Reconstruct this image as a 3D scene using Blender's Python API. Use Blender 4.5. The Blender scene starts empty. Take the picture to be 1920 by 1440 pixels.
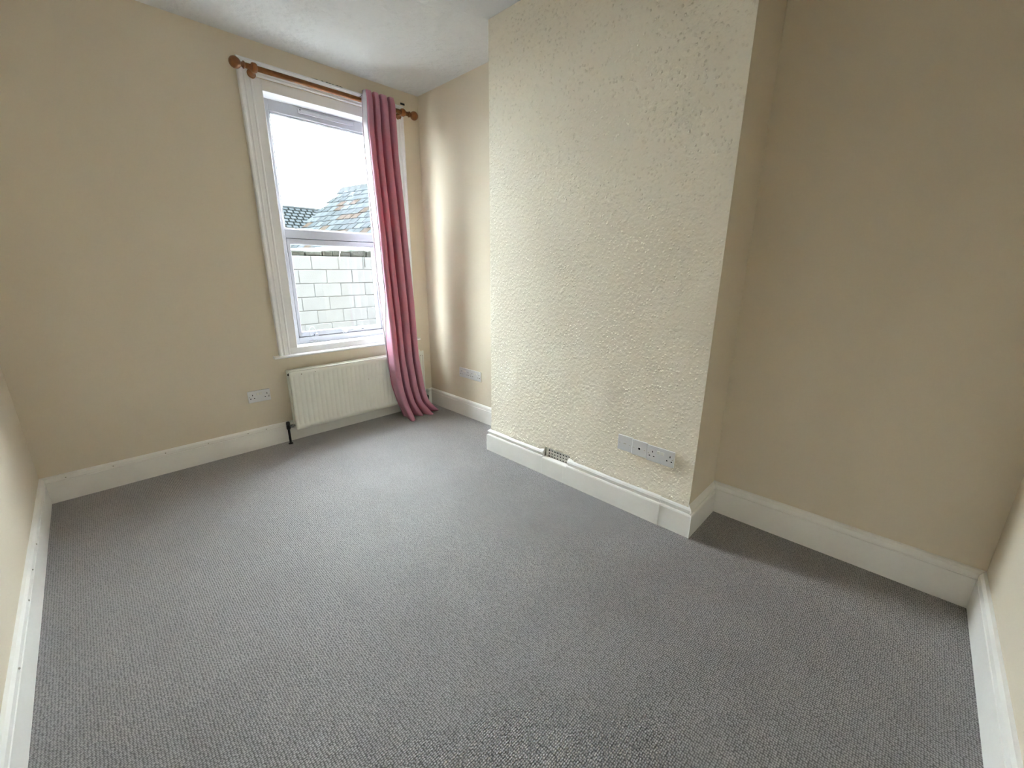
import bpy, bmesh, math, random
from mathutils import Vector, Matrix, noise

random.seed(7)
S = bpy.context.scene
C = S.collection

# ------------------------------------------------------------------ camera
cam_d = bpy.data.cameras.new('camera')
cam_d.sensor_width = 36.0
cam_d.lens = 772.2 * 36.0 / 1920.0
cam_d.clip_start = 0.02
cam = bpy.data.objects.new('camera', cam_d)
C.objects.link(cam)
_rx, _roll, _rz = math.radians(74.3238), math.radians(0.3521), math.radians(-45.7244)
cam.matrix_world = (Matrix.Translation((0.3637, 0.3877, 1.3097)) @ Matrix.Rotation(_rz, 4, 'Z')
                    @ Matrix.Rotation(_rx, 4, 'X') @ Matrix.Rotation(_roll, 4, 'Z'))
S.camera = cam

# ------------------------------------------------------------------ sky (bright overcast) and exposure
w = bpy.data.worlds.new('overcast_sky')
S.world = w
w.use_nodes = True
bg = w.node_tree.nodes['Background']
bg.inputs['Color'].default_value = (0.90, 0.96, 1.0, 1)
bg.inputs['Strength'].default_value = 11.4
S.view_settings.view_transform = 'Standard'
S.view_settings.look = 'None'
S.view_settings.gamma = 1.0
S.view_settings.use_curve_mapping = False
S.view_settings.exposure = 2.2
S.cycles.max_bounces = 16
S.cycles.diffuse_bounces = 12
S.cycles.glossy_bounces = 4
S.cycles.transparent_max_bounces = 12
S.cycles.sample_clamp_indirect = 8.0

# ------------------------------------------------------------------ room measures (metres)
D, W, H = 3.729, 2.639, 2.687          # window wall y = D, right wall x = W
XB, Y1, Y2 = 2.297, 1.0245, 2.4815     # chimney breast face and flanks

# ------------------------------------------------------------------ material helpers
MATS = {}


def mat(name, col, rough=0.6, spec=0.3, metal=0.0, noise_scale=0, noise_amt=0.0, bump=None, sheen=0.0):
    """principled material; slight object-space mottling; bump=(kind, scale, strength, dist)"""
    m = bpy.data.materials.new(name)
    m.use_nodes = True
    nt = m.node_tree
    b = nt.nodes['Principled BSDF']
    b.inputs['Base Color'].default_value = (*col, 1)
    b.inputs['Roughness'].default_value = rough
    b.inputs['Specular IOR Level'].default_value = spec
    b.inputs['Metallic'].default_value = metal
    if sheen:
        b.inputs['Sheen Weight'].default_value = sheen
    tc = nt.nodes.new('ShaderNodeTexCoord')
    if noise_scale:
        n = nt.nodes.new('ShaderNodeTexNoise')
        n.inputs['Scale'].default_value = noise_scale
        n.inputs['Detail'].default_value = 5
        nt.links.new(tc.outputs['Object'], n.inputs['Vector'])
        r = nt.nodes.new('ShaderNodeMapRange')
        r.inputs['From Min'].default_value = 0.25
        r.inputs['From Max'].default_value = 0.75
        r.inputs['To Min'].default_value = 1 - noise_amt
        r.inputs['To Max'].default_value = 1 + noise_amt
        nt.links.new(n.outputs['Fac'], r.inputs['Value'])
        mx = nt.nodes.new('ShaderNodeVectorMath')
        mx.operation = 'SCALE'
        mx.inputs[0].default_value = col
        nt.links.new(r.outputs['Result'], mx.inputs['Scale'])
        nt.links.new(mx.outputs['Vector'], b.inputs['Base Color'])
    if bump:
        kind, sc, st, dist = bump
        bp = nt.nodes.new('ShaderNodeBump')
        bp.inputs['Strength'].default_value = st
        bp.inputs['Distance'].default_value = dist
        if kind == 'noise':
            t = nt.nodes.new('ShaderNodeTexNoise')
            t.inputs['Scale'].default_value = sc
            t.inputs['Detail'].default_value = 6
            out = t.outputs['Fac']
        else:
            t = nt.nodes.new('ShaderNodeTexVoronoi')
            t.inputs['Scale'].default_value = sc
            out = t.outputs['Distance']
        nt.links.new(tc.outputs['Object'], t.inputs['Vector'])
        nt.links.new(out, bp.inputs['Height'])
        nt.links.new(bp.outputs['Normal'], b.inputs['Normal'])
    MATS[name] = m
    return m


PAINT = (0.745, 0.67, 0.545)
M_wall = mat('magnolia_wall_paint', PAINT, 0.75, 0.2, noise_scale=1.3, noise_amt=0.02, bump=('noise', 260, 0.10, 0.002))
M_white = mat('white_gloss_woodwork', (0.86, 0.865, 0.88), 0.35, 0.4, noise_scale=6, noise_amt=0.03, bump=('noise', 35, 0.12, 0.002))
M_skirt = mat('cream_white_skirting_paint', (0.89, 0.885, 0.86), 0.42, 0.4, noise_scale=5, noise_amt=0.04, bump=('noise', 40, 0.15, 0.002))
M_upvc = mat('white_upvc', (0.47, 0.475, 0.52), 0.28, 0.45, noise_scale=8, noise_amt=0.01)
M_gap = mat('dark_gasket', (0.05, 0.05, 0.055), 0.7, 0.2)
M_rad = mat('off_white_radiator_enamel', (0.82, 0.82, 0.76), 0.38, 0.4, noise_scale=9, noise_amt=0.03)
M_radstain = mat('rust_spot', (0.22, 0.18, 0.13), 0.8, 0.1)
M_pine = mat('stained_pine', (0.235, 0.09, 0.024), 0.38, 0.4, noise_scale=30, noise_amt=0.25)
M_black = mat('blackened_copper_pipe', (0.02, 0.02, 0.022), 0.45, 0.4)
M_chrome = mat('dull_chrome', (0.55, 0.55, 0.56), 0.25, 0.5, metal=0.9)
M_plate = mat('white_socket_plastic', (0.72, 0.72, 0.74), 0.32, 0.45)
M_switch = mat('white_switch_plastic', (0.80, 0.79, 0.75), 0.25, 0.5)
M_hole = mat('socket_hole_black', (0.01, 0.01, 0.01), 0.8, 0.1)
M_vent = mat('painted_vent_grille', (0.72, 0.70, 0.64), 0.6, 0.3, noise_scale=30, noise_amt=0.1)
M_crack = mat('dark_plaster_crack', (0.05, 0.045, 0.03), 0.95, 0.05)
M_nail = mat('grey_nail_head', (0.46, 0.44, 0.38), 0.7, 0.2)
M_concrete = mat('yard_concrete', (0.13, 0.13, 0.125), 0.9, 0.1, noise_scale=3, noise_amt=0.15)
M_render = mat('pale_render', (0.55, 0.56, 0.56), 0.9, 0.1, noise_scale=4, noise_amt=0.08)
M_brick = mat('sky_blocker_brick', (0.14, 0.075, 0.055), 0.9, 0.1, noise_scale=8, noise_amt=0.2)  # dark brick of the added sky-blocking house, keeps its bounce low
M_block = mat('white_painted_block', (0.120, 0.132, 0.136), 0.85, 0.1, noise_scale=5, noise_amt=0.07, bump=('noise', 60, 0.4, 0.006))
M_mortar = mat('painted_mortar', (0.108, 0.119, 0.123), 0.95, 0.05)
M_stone = mat('mossy_coping_stone', (0.034, 0.038, 0.034), 0.95, 0.0, noise_scale=14, noise_amt=0.5, bump=('noise', 30, 0.6, 0.02))
M_gutter = mat('white_plastic_gutter', (0.55, 0.57, 0.57), 0.5, 0.3)
M_tiles = [mat('weathered_roof_tile_a', (0.016, 0.0185, 0.020), 0.85, 0.0, noise_scale=9, noise_amt=0.25),
           mat('weathered_roof_tile_b', (0.021, 0.024, 0.026), 0.85, 0.0, noise_scale=9, noise_amt=0.2),
           mat('lichen_roof_tile', (0.018, 0.0145, 0.012), 0.9, 0.0, noise_scale=12, noise_amt=0.3)]
M_ridge = mat('grey_ridge_tile', (0.018, 0.020, 0.021), 0.85, 0.0, noise_scale=14, noise_amt=0.2)


def nodes_of(m):
    return m.node_tree, m.node_tree.nodes['Principled BSDF']


def make_ceiling_mat():
    m = mat('white_artex_ceiling', (0.66, 0.67, 0.685), 0.85, 0.15)
    nt, b = nodes_of(m)
    tc = nt.nodes.new('ShaderNodeTexCoord')
    n1 = nt.nodes.new('ShaderNodeTexNoise')
    n1.inputs['Scale'].default_value = 3.0
    n1.inputs['Detail'].default_value = 3
    n2 = nt.nodes.new('ShaderNodeTexVoronoi')
    n2.inputs['Scale'].default_value = 26
    mul = nt.nodes.new('ShaderNodeMath')
    mul.operation = 'MULTIPLY'
    nt.links.new(tc.outputs['Object'], n1.inputs['Vector'])
    wob = nt.nodes.new('ShaderNodeTexNoise')
    wob.inputs['Scale'].default_value = 18
    wob.inputs['Detail'].default_value = 4
    nt.links.new(tc.outputs['Object'], wob.inputs['Vector'])
    nt.links.new(wob.outputs['Color'], n2.inputs['Vector'])
    nt.links.new(n1.outputs['Fac'], mul.inputs[0])
    nt.links.new(wob.outputs['Fac'], mul.inputs[1])
    bp = nt.nodes.new('ShaderNodeBump')
    bp.inputs['Strength'].default_value = 0.9
    bp.inputs['Distance'].default_value = 0.03
    nt.links.new(mul.outputs[0], bp.inputs['Height'])
    nt.links.new(bp.outputs['Normal'], b.inputs['Normal'])
    return m


def make_woodchip_mat():
    """thick woodchip wallpaper painted magnolia"""
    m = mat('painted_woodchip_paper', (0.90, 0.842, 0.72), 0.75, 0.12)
    nt, b = nodes_of(m)
    tc = nt.nodes.new('ShaderNodeTexCoord')
    v = nt.nodes.new('ShaderNodeTexVoronoi')
    v.inputs['Scale'].default_value = 62
    v.inputs['Randomness'].default_value = 1.0
    nt.links.new(tc.outputs['Object'], v.inputs['Vector'])
    r = nt.nodes.new('ShaderNodeMapRange')
    r.interpolation_type = 'SMOOTHSTEP'
    r.inputs['From Min'].default_value = 0.12
    r.inputs['From Max'].default_value = 0.45
    r.inputs['To Min'].default_value = 1.0
    r.inputs['To Max'].default_value = 0.0
    nt.links.new(v.outputs['Distance'], r.inputs['Value'])
    # only some cells carry a chip
    sep = nt.nodes.new('ShaderNodeSeparateColor')
    nt.links.new(v.outputs['Color'], sep.inputs['Color'])
    gate = nt.nodes.new('ShaderNodeMapRange')
    gate.inputs['From Min'].default_value = 0.35
    gate.inputs['From Max'].default_value = 1.0
    nt.links.new(sep.outputs['Red'], gate.inputs['Value'])
    mul = nt.nodes.new('ShaderNodeMath')
    mul.operation = 'MULTIPLY'
    nt.links.new(r.outputs['Result'], mul.inputs[0])
    nt.links.new(gate.outputs['Result'], mul.inputs[1])
    n = nt.nodes.new('ShaderNodeTexNoise')
    n.inputs['Scale'].default_value = 55
    n.inputs['Detail'].default_value = 4
    nt.links.new(tc.outputs['Object'], n.inputs['Vector'])
    add = nt.nodes.new('ShaderNodeMath')
    add.operation = 'MULTIPLY_ADD'
    add.inputs[1].default_value = 0.9
    nt.links.new(n.outputs['Fac'], add.inputs[0])
    nt.links.new(mul.outputs[0], add.inputs[2])
    bp = nt.nodes.new('ShaderNodeBump')
    bp.inputs['Strength'].default_value = 1.0
    bp.inputs['Distance'].default_value = 0.0065
    nt.links.new(add.outputs[0], bp.inputs['Height'])
    nt.links.new(bp.outputs['Normal'], b.inputs['Normal'])
    return m


def make_carpet_mat():
    """grey loop-pile carpet: rows of small loops, flecked yarn, a few worn and stained patches"""
    m = mat('grey_loop_pile_carpet', (0.2, 0.2, 0.2), 0.5, 0.5, sheen=0.5)
    nt, b = nodes_of(m)
    L = nt.links.new
    tc = nt.nodes.new('ShaderNodeTexCoord')
    mp = nt.nodes.new('ShaderNodeMapping')
    mp.inputs['Scale'].default_value = (1.0, 1.25, 1.0)
    L(tc.outputs['Object'], mp.inputs['Vector'])
    # loops
    v = nt.nodes.new('ShaderNodeTexVoronoi')
    v.voronoi_dimensions = '2D'
    v.inputs['Scale'].default_value = 133
    v.inputs['Randomness'].default_value = 0.42
    L(mp.outputs['Vector'], v.inputs['Vector'])
    h = nt.nodes.new('ShaderNodeMapRange')
    h.interpolation_type = 'SMOOTHSTEP'
    h.inputs['From Min'].default_value = 0.10
    h.inputs['From Max'].default_value = 0.70
    h.inputs['To Min'].default_value = 1.0
    h.inputs['To Max'].default_value = 0.0
    L(v.outputs['Distance'], h.inputs['Value'])
    # yarn fleck per loop
    sep = nt.nodes.new('ShaderNodeSeparateColor')
    L(v.outputs['Color'], sep.inputs['Color'])
    fl = nt.nodes.new('ShaderNodeMapRange')
    fl.inputs['To Min'].default_value = 0.80
    fl.inputs['To Max'].default_value = 1.22
    L(sep.outputs['Green'], fl.inputs['Value'])
    # cavity shade between the loops, painted into the colour
    gp = nt.nodes.new('ShaderNodeMapRange')
    gp.inputs['To Min'].default_value = 0.30
    gp.inputs['To Max'].default_value = 1.2
    L(h.outputs['Result'], gp.inputs['Value'])
    m1 = nt.nodes.new('ShaderNodeMath')
    m1.operation = 'MULTIPLY'
    L(fl.outputs['Result'], m1.inputs[0])
    L(gp.outputs['Result'], m1.inputs[1])
    # wear and old stains, broad and soft
    n = nt.nodes.new('ShaderNodeTexNoise')
    n.inputs['Scale'].default_value = 2.3
    n.inputs['Detail'].default_value = 6
    n.inputs['Roughness'].default_value = 0.62
    L(tc.outputs['Object'], n.inputs['Vector'])
    wr = nt.nodes.new('ShaderNodeMapRange')
    wr.inputs['From Min'].default_value = 0.3
    wr.inputs['From Max'].default_value = 0.7
    wr.inputs['To Min'].default_value = 0.86
    wr.inputs['To Max'].default_value = 1.12
    L(n.outputs['Fac'], wr.inputs['Value'])
    m2 = nt.nodes.new('ShaderNodeMath')
    m2.operation = 'MULTIPLY'
    L(m1.outputs[0], m2.inputs[0])
    L(wr.outputs['Result'], m2.inputs[1])
    colv = nt.nodes.new('ShaderNodeVectorMath')
    colv.operation = 'SCALE'
    colv.inputs[0].default_value = (0.25, 0.236, 0.242)
    L(m2.outputs[0], colv.inputs['Scale'])
    L(colv.outputs['Vector'], b.inputs['Base Color'])
    bp = nt.nodes.new('ShaderNodeBump')
    bp.inputs['Strength'].default_value = 0.6
    bp.inputs['Distance'].default_value = 0.0025
    L(h.outputs['Result'], bp.inputs['Height'])
    L(bp.outputs['Normal'], b.inputs['Normal'])
    return m


def make_glass():
    m = bpy.data.materials.new('clear_window_glass')
    m.use_nodes = True
    nt = m.node_tree
    nt.nodes.clear()
    o = nt.nodes.new('ShaderNodeOutputMaterial')
    t = nt.nodes.new('ShaderNodeBsdfTransparent')
    t.inputs['Color'].default_value = (0.95, 0.975, 0.97, 1)
    g = nt.nodes.new('ShaderNodeBsdfGlossy')
    g.inputs['Roughness'].default_value = 0.02
    f = nt.nodes.new('ShaderNodeFresnel')
    # leaving the pane the same reflectance applies as entering it (no false total reflection)
    ge = nt.nodes.new('ShaderNodeNewGeometry')
    mr = nt.nodes.new('ShaderNodeMapRange')
    mr.inputs['To Min'].default_value = 1.45
    mr.inputs['To Max'].default_value = 1.0 / 1.45
    nt.links.new(ge.outputs['Backfacing'], mr.inputs['Value'])
    nt.links.new(mr.outputs['Result'], f.inputs['IOR'])
    mx = nt.nodes.new('ShaderNodeMixShader')
    nt.links.new(f.outputs[0], mx.inputs[0])
    nt.links.new(t.outputs[0], mx.inputs[1])
    nt.links.new(g.outputs[0], mx.inputs[2])
    nt.links.new(mx.outputs[0], o.inputs['Surface'])
    return m


def make_fabric(name, col, tcol, tfac, rough, sheen):
    m = mat(name, col, rough, 0.35, sheen=sheen, noise_scale=60, noise_amt=0.04)
    nt, b = nodes_of(m)
    o = nt.nodes['Material Output']
    t = nt.nodes.new('ShaderNodeBsdfTranslucent')
    t.inputs['Color'].default_value = (*tcol, 1)
    mx = nt.nodes.new('ShaderNodeMixShader')
    mx.inputs[0].default_value = tfac
    nt.links.new(b.outputs[0], mx.inputs[1])
    nt.links.new(t.outputs[0], mx.inputs[2])
    nt.links.new(mx.outputs[0], o.inputs['Surface'])
    return m


def make_far_roof():
    m = mat('distant_small_roof_tiles', (0.25, 0.27, 0.28), 0.9, 0.0)
    nt, b = nodes_of(m)
    tc = nt.nodes.new('ShaderNodeTexCoord')
    br = nt.nodes.new('ShaderNodeTexBrick')
    br.inputs['Scale'].default_value = 1.0
    br.inputs['Color1'].default_value = (0.019, 0.0215, 0.0235, 1)
    br.inputs['Color2'].default_value = (0.015, 0.018, 0.020, 1)
    br.inputs['Mortar'].default_value = (0.003, 0.0035, 0.0035, 1)
    br.inputs['Mortar Size'].default_value = 0.03
    br.inputs['Brick Width'].default_value = 0.22
    br.inputs['Row Height'].default_value = 0.18
    nt.links.new(tc.outputs['Object'], br.inputs['Vector'])
    nt.links.new(br.outputs['Color'], b.inputs['Base Color'])
    return m


M_ceil = make_ceiling_mat()
M_chip = make_woodchip_mat()
M_carpet = make_carpet_mat()
M_glass = make_glass()
M_pink = make_fabric('dusky_pink_satin', (0.57, 0.29, 0.395), (0.92, 0.006, 0.14), 0.24, 0.42, 0.12)
M_lining = make_fabric('white_curtain_lining', (0.74, 0.70, 0.74), (0.85, 0.78, 0.82), 0.45, 0.6, 0.1)
M_farroof = make_far_roof()

# ------------------------------------------------------------------ mesh helpers


def link(name, me, m=None, parent=None, smooth=False):
    o = bpy.data.objects.new(name, me)
    C.objects.link(o)
    if m is not None and not me.materials:
        me.materials.append(m)
    if parent is not None:
        o.parent = parent
    if smooth:
        for p in me.polygons:
            p.use_smooth = True
    return o


def bm_obj(name, bm, m, parent=None, smooth=False):
    bmesh.ops.recalc_face_normals(bm, faces=bm.faces[:])
    me = bpy.data.meshes.new(name)
    bm.to_mesh(me)
    bm.free()
    return link(name, me, m, parent, smooth)


def add_box(bm, lo, hi, bev=0.0, seg=2):
    t = bmesh.new()
    bmesh.ops.create_cube(t, size=1.0)
    for v in t.verts:
        v.co = Vector([lo[i] + (v.co[i] + 0.5) * (hi[i] - lo[i]) for i in range(3)])
    if bev:
        bmesh.ops.bevel(t, geom=t.edges[:], offset=bev, segments=seg, profile=0.5, affect='EDGES')
    me = bpy.data.meshes.new('tmp')
    t.to_mesh(me)
    t.free()
    bm.from_mesh(me)
    bpy.data.meshes.remove(me)


def box(name, lo, hi, m, parent=None, bev=0.0, seg=2):
    bm = bmesh.new()
    add_box(bm, lo, hi, bev, seg)
    return bm_obj(name, bm, m, parent)


def add_lathe(bm, prof, origin, axis, seg=24):
    """prof: list of (along, radius); axis: unit Vector"""
    axis = Vector(axis).normalized()
    a = axis.orthogonal().normalized()
    b = axis.cross(a)
    rings = []
    for (t, r) in prof:
        c = Vector(origin) + axis * t
        if r < 1e-6:
            rings.append([bm.verts.new(c)])
        else:
            rings.append([bm.verts.new(c + (a * math.cos(2 * math.pi * k / seg) + b * math.sin(2 * math.pi * k / seg)) * r) for k in range(seg)])
    for r0, r1 in zip(rings[:-1], rings[1:]):
        for k in range(seg):
            k2 = (k + 1) % seg
            if len(r0) == 1 and len(r1) == 1:
                continue
            if len(r0) == 1:
                bm.faces.new((r0[0], r1[k], r1[k2]))
            elif len(r1) == 1:
                bm.faces.new((r0[k], r1[0], r0[k2]))
            else:
                bm.faces.new((r0[k], r1[k], r1[k2], r0[k2]))
    if len(rings[0]) > 1:
        bm.faces.new(rings[0][::-1])
    if len(rings[-1]) > 1:
        bm.faces.new(rings[-1])


def lathe(name, prof, origin, axis, m, parent=None, seg=24):
    bm = bmesh.new()
    add_lathe(bm, prof, origin, axis, seg)
    o = bm_obj(name, bm, m, parent)
    for p in o.data.polygons:
        p.use_smooth = len(p.vertices) == 4 or len(p.vertices) == 3
    return o


def add_tube(bm, pts, r, seg=8):
    pts = [Vector(p) for p in pts]
    rings = []
    up = None
    for i, p in enumerate(pts):
        d = (pts[min(i + 1, len(pts) - 1)] - pts[max(i - 1, 0)]).normalized()
        a = d.orthogonal().normalized() if up is None else (up - d * up.dot(d)).normalized()
        up = a
        b = d.cross(a)
        rr = r[i] if isinstance(r, (list, tuple)) else r
        rings.append([bm.verts.new(p + (a * math.cos(2 * math.pi * k / seg) + b * math.sin(2 * math.pi * k / seg)) * rr) for k in range(seg)])
    for r0, r1 in zip(rings[:-1], rings[1:]):
        for k in range(seg):
            k2 = (k + 1) % seg
            bm.faces.new((r0[k], r1[k], r1[k2], r0[k2]))
    bm.faces.new(rings[0][::-1])
    bm.faces.new(rings[-1])


def tube(name, pts, r, m, parent=None, seg=8):
    bm = bmesh.new()
    add_tube(bm, pts, r, seg)
    return bm_obj(name, bm, m, parent, smooth=True)


def loft(name, sections, m, parent=None, closed=True, caps=True):
    """sections: lists of points (same count) joined to a skin"""
    bm = bmesh.new()
    R = [[bm.verts.new(p) for p in s] for s in sections]
    n = len(R[0])
    for a, b in zip(R[:-1], R[1:]):
        for k in range(n if closed else n - 1):
            k2 = (k + 1) % n
            bm.faces.new((a[k], b[k], b[k2], a[k2]))
    if caps and closed:
        bm.faces.new(R[0][::-1])
        bm.faces.new(R[-1])
    return bm_obj(name, bm, m, parent)


def empty(name, loc=(0, 0, 0)):
    o = bpy.data.objects.new(name, None)
    o.empty_display_size = 0.1
    C.objects.link(o)
    o.location = loc
    return o


def tag(o, label, cat, group=None):
    o['label'] = label
    o['category'] = cat
    if group:
        o['group'] = group
    return o


def struct(o, label=None):
    o['kind'] = 'structure'
    if label:
        o['label'] = label
    return o


# ------------------------------------------------------------------ the room shell
T = 0.26
struct(box('floor', (-T, -T, -0.25), (W + T, D + T, 0.0), M_carpet), 'grey loop pile carpet covering the whole floor')
struct(box('ceiling', (-T, -T, H), (W + T, D + T, H + 0.25), M_ceil), 'white textured plaster ceiling')
struct(box('wall_left', (-T, -T, 0.0), (0.0, D + T, H), M_wall), 'cream painted wall along the left edge')
struct(box('wall_back', (0.0, -T, 0.0), (W + T, 0.0, H), M_wall), 'cream painted wall at the right edge facing the window')
struct(box('wall_right', (W, 0.0, 0.0), (W + T, D + T, H), M_wall), 'cream painted alcove wall either side of the chimney breast')

# window wall with its opening
OX0, OX1, OZ0, OZ1 = 1.385, 2.392, 0.668, 2.484
bm = bmesh.new()
for lo, hi in (((0.0, D, 0.0), (OX0, D + T, H)), ((OX1, D, 0.0), (W, D + T, H)),
               ((OX0, D, 0.0), (OX1, D + T, OZ0)), ((OX0, D, OZ1), (OX1, D + T, H))):
    add_box(bm, lo, hi)
wall_window = struct(bm_obj('wall_window', bm, M_wall), 'cream painted wall with the window in it')

# chimney breast: uneven papered front face with a real vent slot
VY0, VY1, VZ0, VZ1 = 1.768, 1.972, 0.108, 0.188
bm = bmesh.new()


def grid_lines(a, b, n, extra):
    g = [a + (b - a) * i / n for i in range(n + 1)] + extra
    g = sorted(g)
    out = [g[0]]
    for x in g[1:]:
        if x - out[-1] > 0.004:
            out.append(x)
        elif x in extra:
            out[-1] = x
    out[-1] = b
    return out


ys = grid_lines(Y1, Y2, 46, [VY0, VY1])
zs = grid_lines(0.0, H, 84, [VZ0, VZ1])


def breast_bulge(y, z):
    edge = min(1.0, (y - Y1) / 0.06, (Y2 - y) / 0.06, z / 0.05 + 0.2)
    edge = max(0.0, edge)
    n1 = noise.noise(Vector((y * 2.6, z * 2.0, 3.1)))
    n2 = noise.noise(Vector((y * 8.0, z * 5.0, 9.7)))
    low = 1.0 if z < 0.9 else max(0.35, 1.0 - (z - 0.9) * 0.8)
    d = (0.0045 * n1 + 0.0022 * n2) * low * edge
    # blistered paper over the sockets and by the far corner
    d += 0.005 * math.exp(-(((y - 1.33) / 0.10) ** 2 + ((z - 0.56) / 0.07) ** 2))
    d += 0.005 * math.exp(-(((y - 1.52) / 0.06) ** 2 + ((z - 0.66) / 0.16) ** 2))
    d += 0.004 * math.exp(-(((y - 2.24) / 0.03) ** 2 + ((z - 0.62) / 0.35) ** 2))
    # paper flares out over the top of the skirting
    d += 0.010 * math.exp(-((z - 0.17) / 0.022) ** 2) * (0 if VY0 - 0.03 < y < VY1 + 0.03 else 1)
    return d


gv = {}
for i, y in enumerate(ys):
    for j, z in enumerate(zs):
        onv = VY0 - 1e-6 <= y <= VY1 + 1e-6 and VZ0 - 1e-6 <= z <= VZ1 + 1e-6
        gv[i, j] = bm.verts.new((XB - (0.0 if onv else breast_bulge(y, z)), y, z))
for i in range(len(ys) - 1):
    for j in range(len(zs) - 1):
        if VY0 - 1e-6 <= ys[i] and ys[i + 1] <= VY1 + 1e-6 and VZ0 - 1e-6 <= zs[j] and zs[j + 1] <= VZ1 + 1e-6:
            continue
        f = bm.faces.new((gv[i, j], gv[i, j + 1], gv[i + 1, j + 1], gv[i + 1, j]))
        f.smooth = True
breast = struct(bm_obj('wall_chimney', bm, M_chip), 'chimney breast papered in cream painted woodchip')
bm = bmesh.new()
# flanks and the vent slot lining
add_box(bm, (XB + .0005, Y1 + .0005, 0), (W, Y1 + 0.001, H))
add_box(bm, (XB + .0005, Y2 - 0.001, 0), (W, Y2 - .0005, H))
for lo, hi in (((XB, VY0 - 0.01, VZ0), (XB + 0.08, VY0, VZ1)), ((XB, VY1, VZ0), (XB + 0.08, VY1 + 0.01, VZ1)),
               ((XB, VY0, VZ1), (XB + 0.08, VY1, VZ1 + 0.01)), ((XB, VY0, VZ0 - 0.01), (XB + 0.08, VY1, VZ0)),
               ((XB + 0.07, VY0, VZ0), (XB + 0.08, VY1, VZ1))):
    add_box(bm, lo, hi)
fl = bm_obj('flank', bm, M_wall, breast)

# ------------------------------------------------------------------ skirting boards
LOOP = [(0, 0), (W, 0), (W, Y1), (XB, Y1), (XB, Y2), (W, Y2), (W, D), (0, D)]


def mitre(i):
    p = Vector(LOOP[i])
    a = (p - Vector(LOOP[i - 1])).normalized()
    b = (Vector(LOOP[(i + 1) % len(LOOP)]) - p).normalized()
    na, nb = Vector((-a.y, a.x)), Vector((-b.y, b.x))
    m = na + nb
    return m / (1 + na.dot(nb))


P_plain = [(0, 0), (.0193, 0), (.0193, .121), (.0165, .1225), (.0165, .1255), (.0185, .128), (.0165, .146), (.009, .155), (0, .158)]
P_moul = [(0, 0), (.026, 0), (.026, .119), (.0235, .1255), (.013, .127), (.0125, .135), (.021, .141), (.0215, .150), (.017, .158), (.007, .165), (0, .172)]


def scaled(prof, k):
    return [(o, z * k) for o, z in prof]


def board(name, i, prof, t0=None, t1=None, parent=None, push=0.0, sag=0.0):
    """skirting along loop edge i, mitred at loop corners unless cut at t0/t1 (metres from start)"""
    a, b = Vector(LOOP[i]), Vector(LOOP[(i + 1) % len(LOOP)])
    d = (b - a).normalized()
    n = Vector((-d.y, d.x))
    L = (b - a).length
    secs = []
    n_seg = max(1, int(((t1 or L) - (t0 or 0)) / 0.12))
    for k in range(n_seg + 1):
        f = k / n_seg
        t = (t0 or 0) * (1 - f) + (t1 if t1 is not None else L) * f
        if k == 0 and t0 is None:
            base, mv = a, mitre(i)
        elif k == n_seg and t1 is None:
            base, mv = b, mitre((i + 1) % len(LOOP))
        else:
            base, mv = a + d * t, n
        wob = 0.0 if k in (0, n_seg) else 0.0012 * noise.noise(Vector((t * 3.0, i * 5.0, 0)))
        sec = []
        for (o, z) in prof:
            o2 = o + (push + wob if o > 0 else 0)
            q = base + mv * o2
            sec.append((q.x, q.y, z + (wob if z > .05 else 0)))
        secs.append(sec)
    return loft(name, secs, M_skirt, parent)


struct(board('baseboard_back', 0, scaled(P_plain, 1.1)), 'white skirting board at the right edge')
struct(board('baseboard_alcove', 1, scaled(P_plain, 1.12)), 'white skirting board in the near alcove')
struct(board('baseboard_flank', 2, P_moul), 'white skirting board on the near flank of the chimney breast')
bf = struct(empty('baseboard_chimney', (XB, Y1, 0)), 'moulded white skirting board along the chimney breast front')


def adopt(o, parent):
    o.parent = parent
    o.matrix_parent_inverse = Matrix.Translation(-parent.location)
    return o


seg = [board('board', 3, P_moul, None, 0.141, None, -0.004),
       board('board', 3, P_moul, 0.1415, VY0 - Y1 + 0.004, None, 0.0),
       board('board', 3, P_moul, VY1 - Y1 - 0.002, None, None, 0.0)]
P_cut = [(0, 0), (.026, 0), (.026, .113), (.0235, .1185), (.010, .122), (0, .126)]
seg.append(board('board', 3, P_cut, VY0 - Y1 + 0.0042, VY0 - Y1 + 0.028, None, 0.0))
seg.append(board('board', 3, P_cut, VY0 - Y1 + 0.0288, VY1 - Y1 - 0.0022, None, -0.0006))
for s in seg:
    adopt(s, bf)
struct(board('baseboard_return', 4, P_plain), 'white skirting board on the far flank of the chimney breast')
struct(board('baseboard_right', 5, P_plain), 'white skirting board in the far alcove by the curtain')
bw = struct(board('baseboard_window', 6, P_plain), 'white skirting board under the window')
bl = struct(board('baseboard_left', 7, P_plain), 'white skirting board at the left edge')
# nail heads and filler bumps along the tops
for x in (0.10, 0.30, 0.55, 0.78, 1.02, 1.14):
    lathe('nail_head', [(0, .0035), (.003, .003), (.004, 0)], (x, D - .0172, .139 + random.uniform(-.003, .003)), (0, -1, 0.2), M_nail, bw, 8)
for y in (2.95, 2.72, 2.50, 2.12):
    lathe('nail_head', [(0, .0035), (.003, .003), (.004, 0)], (.0172, y, .139 + random.uniform(-.003, .003)), (1, 0, 0.2), M_nail, bl, 8)

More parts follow.
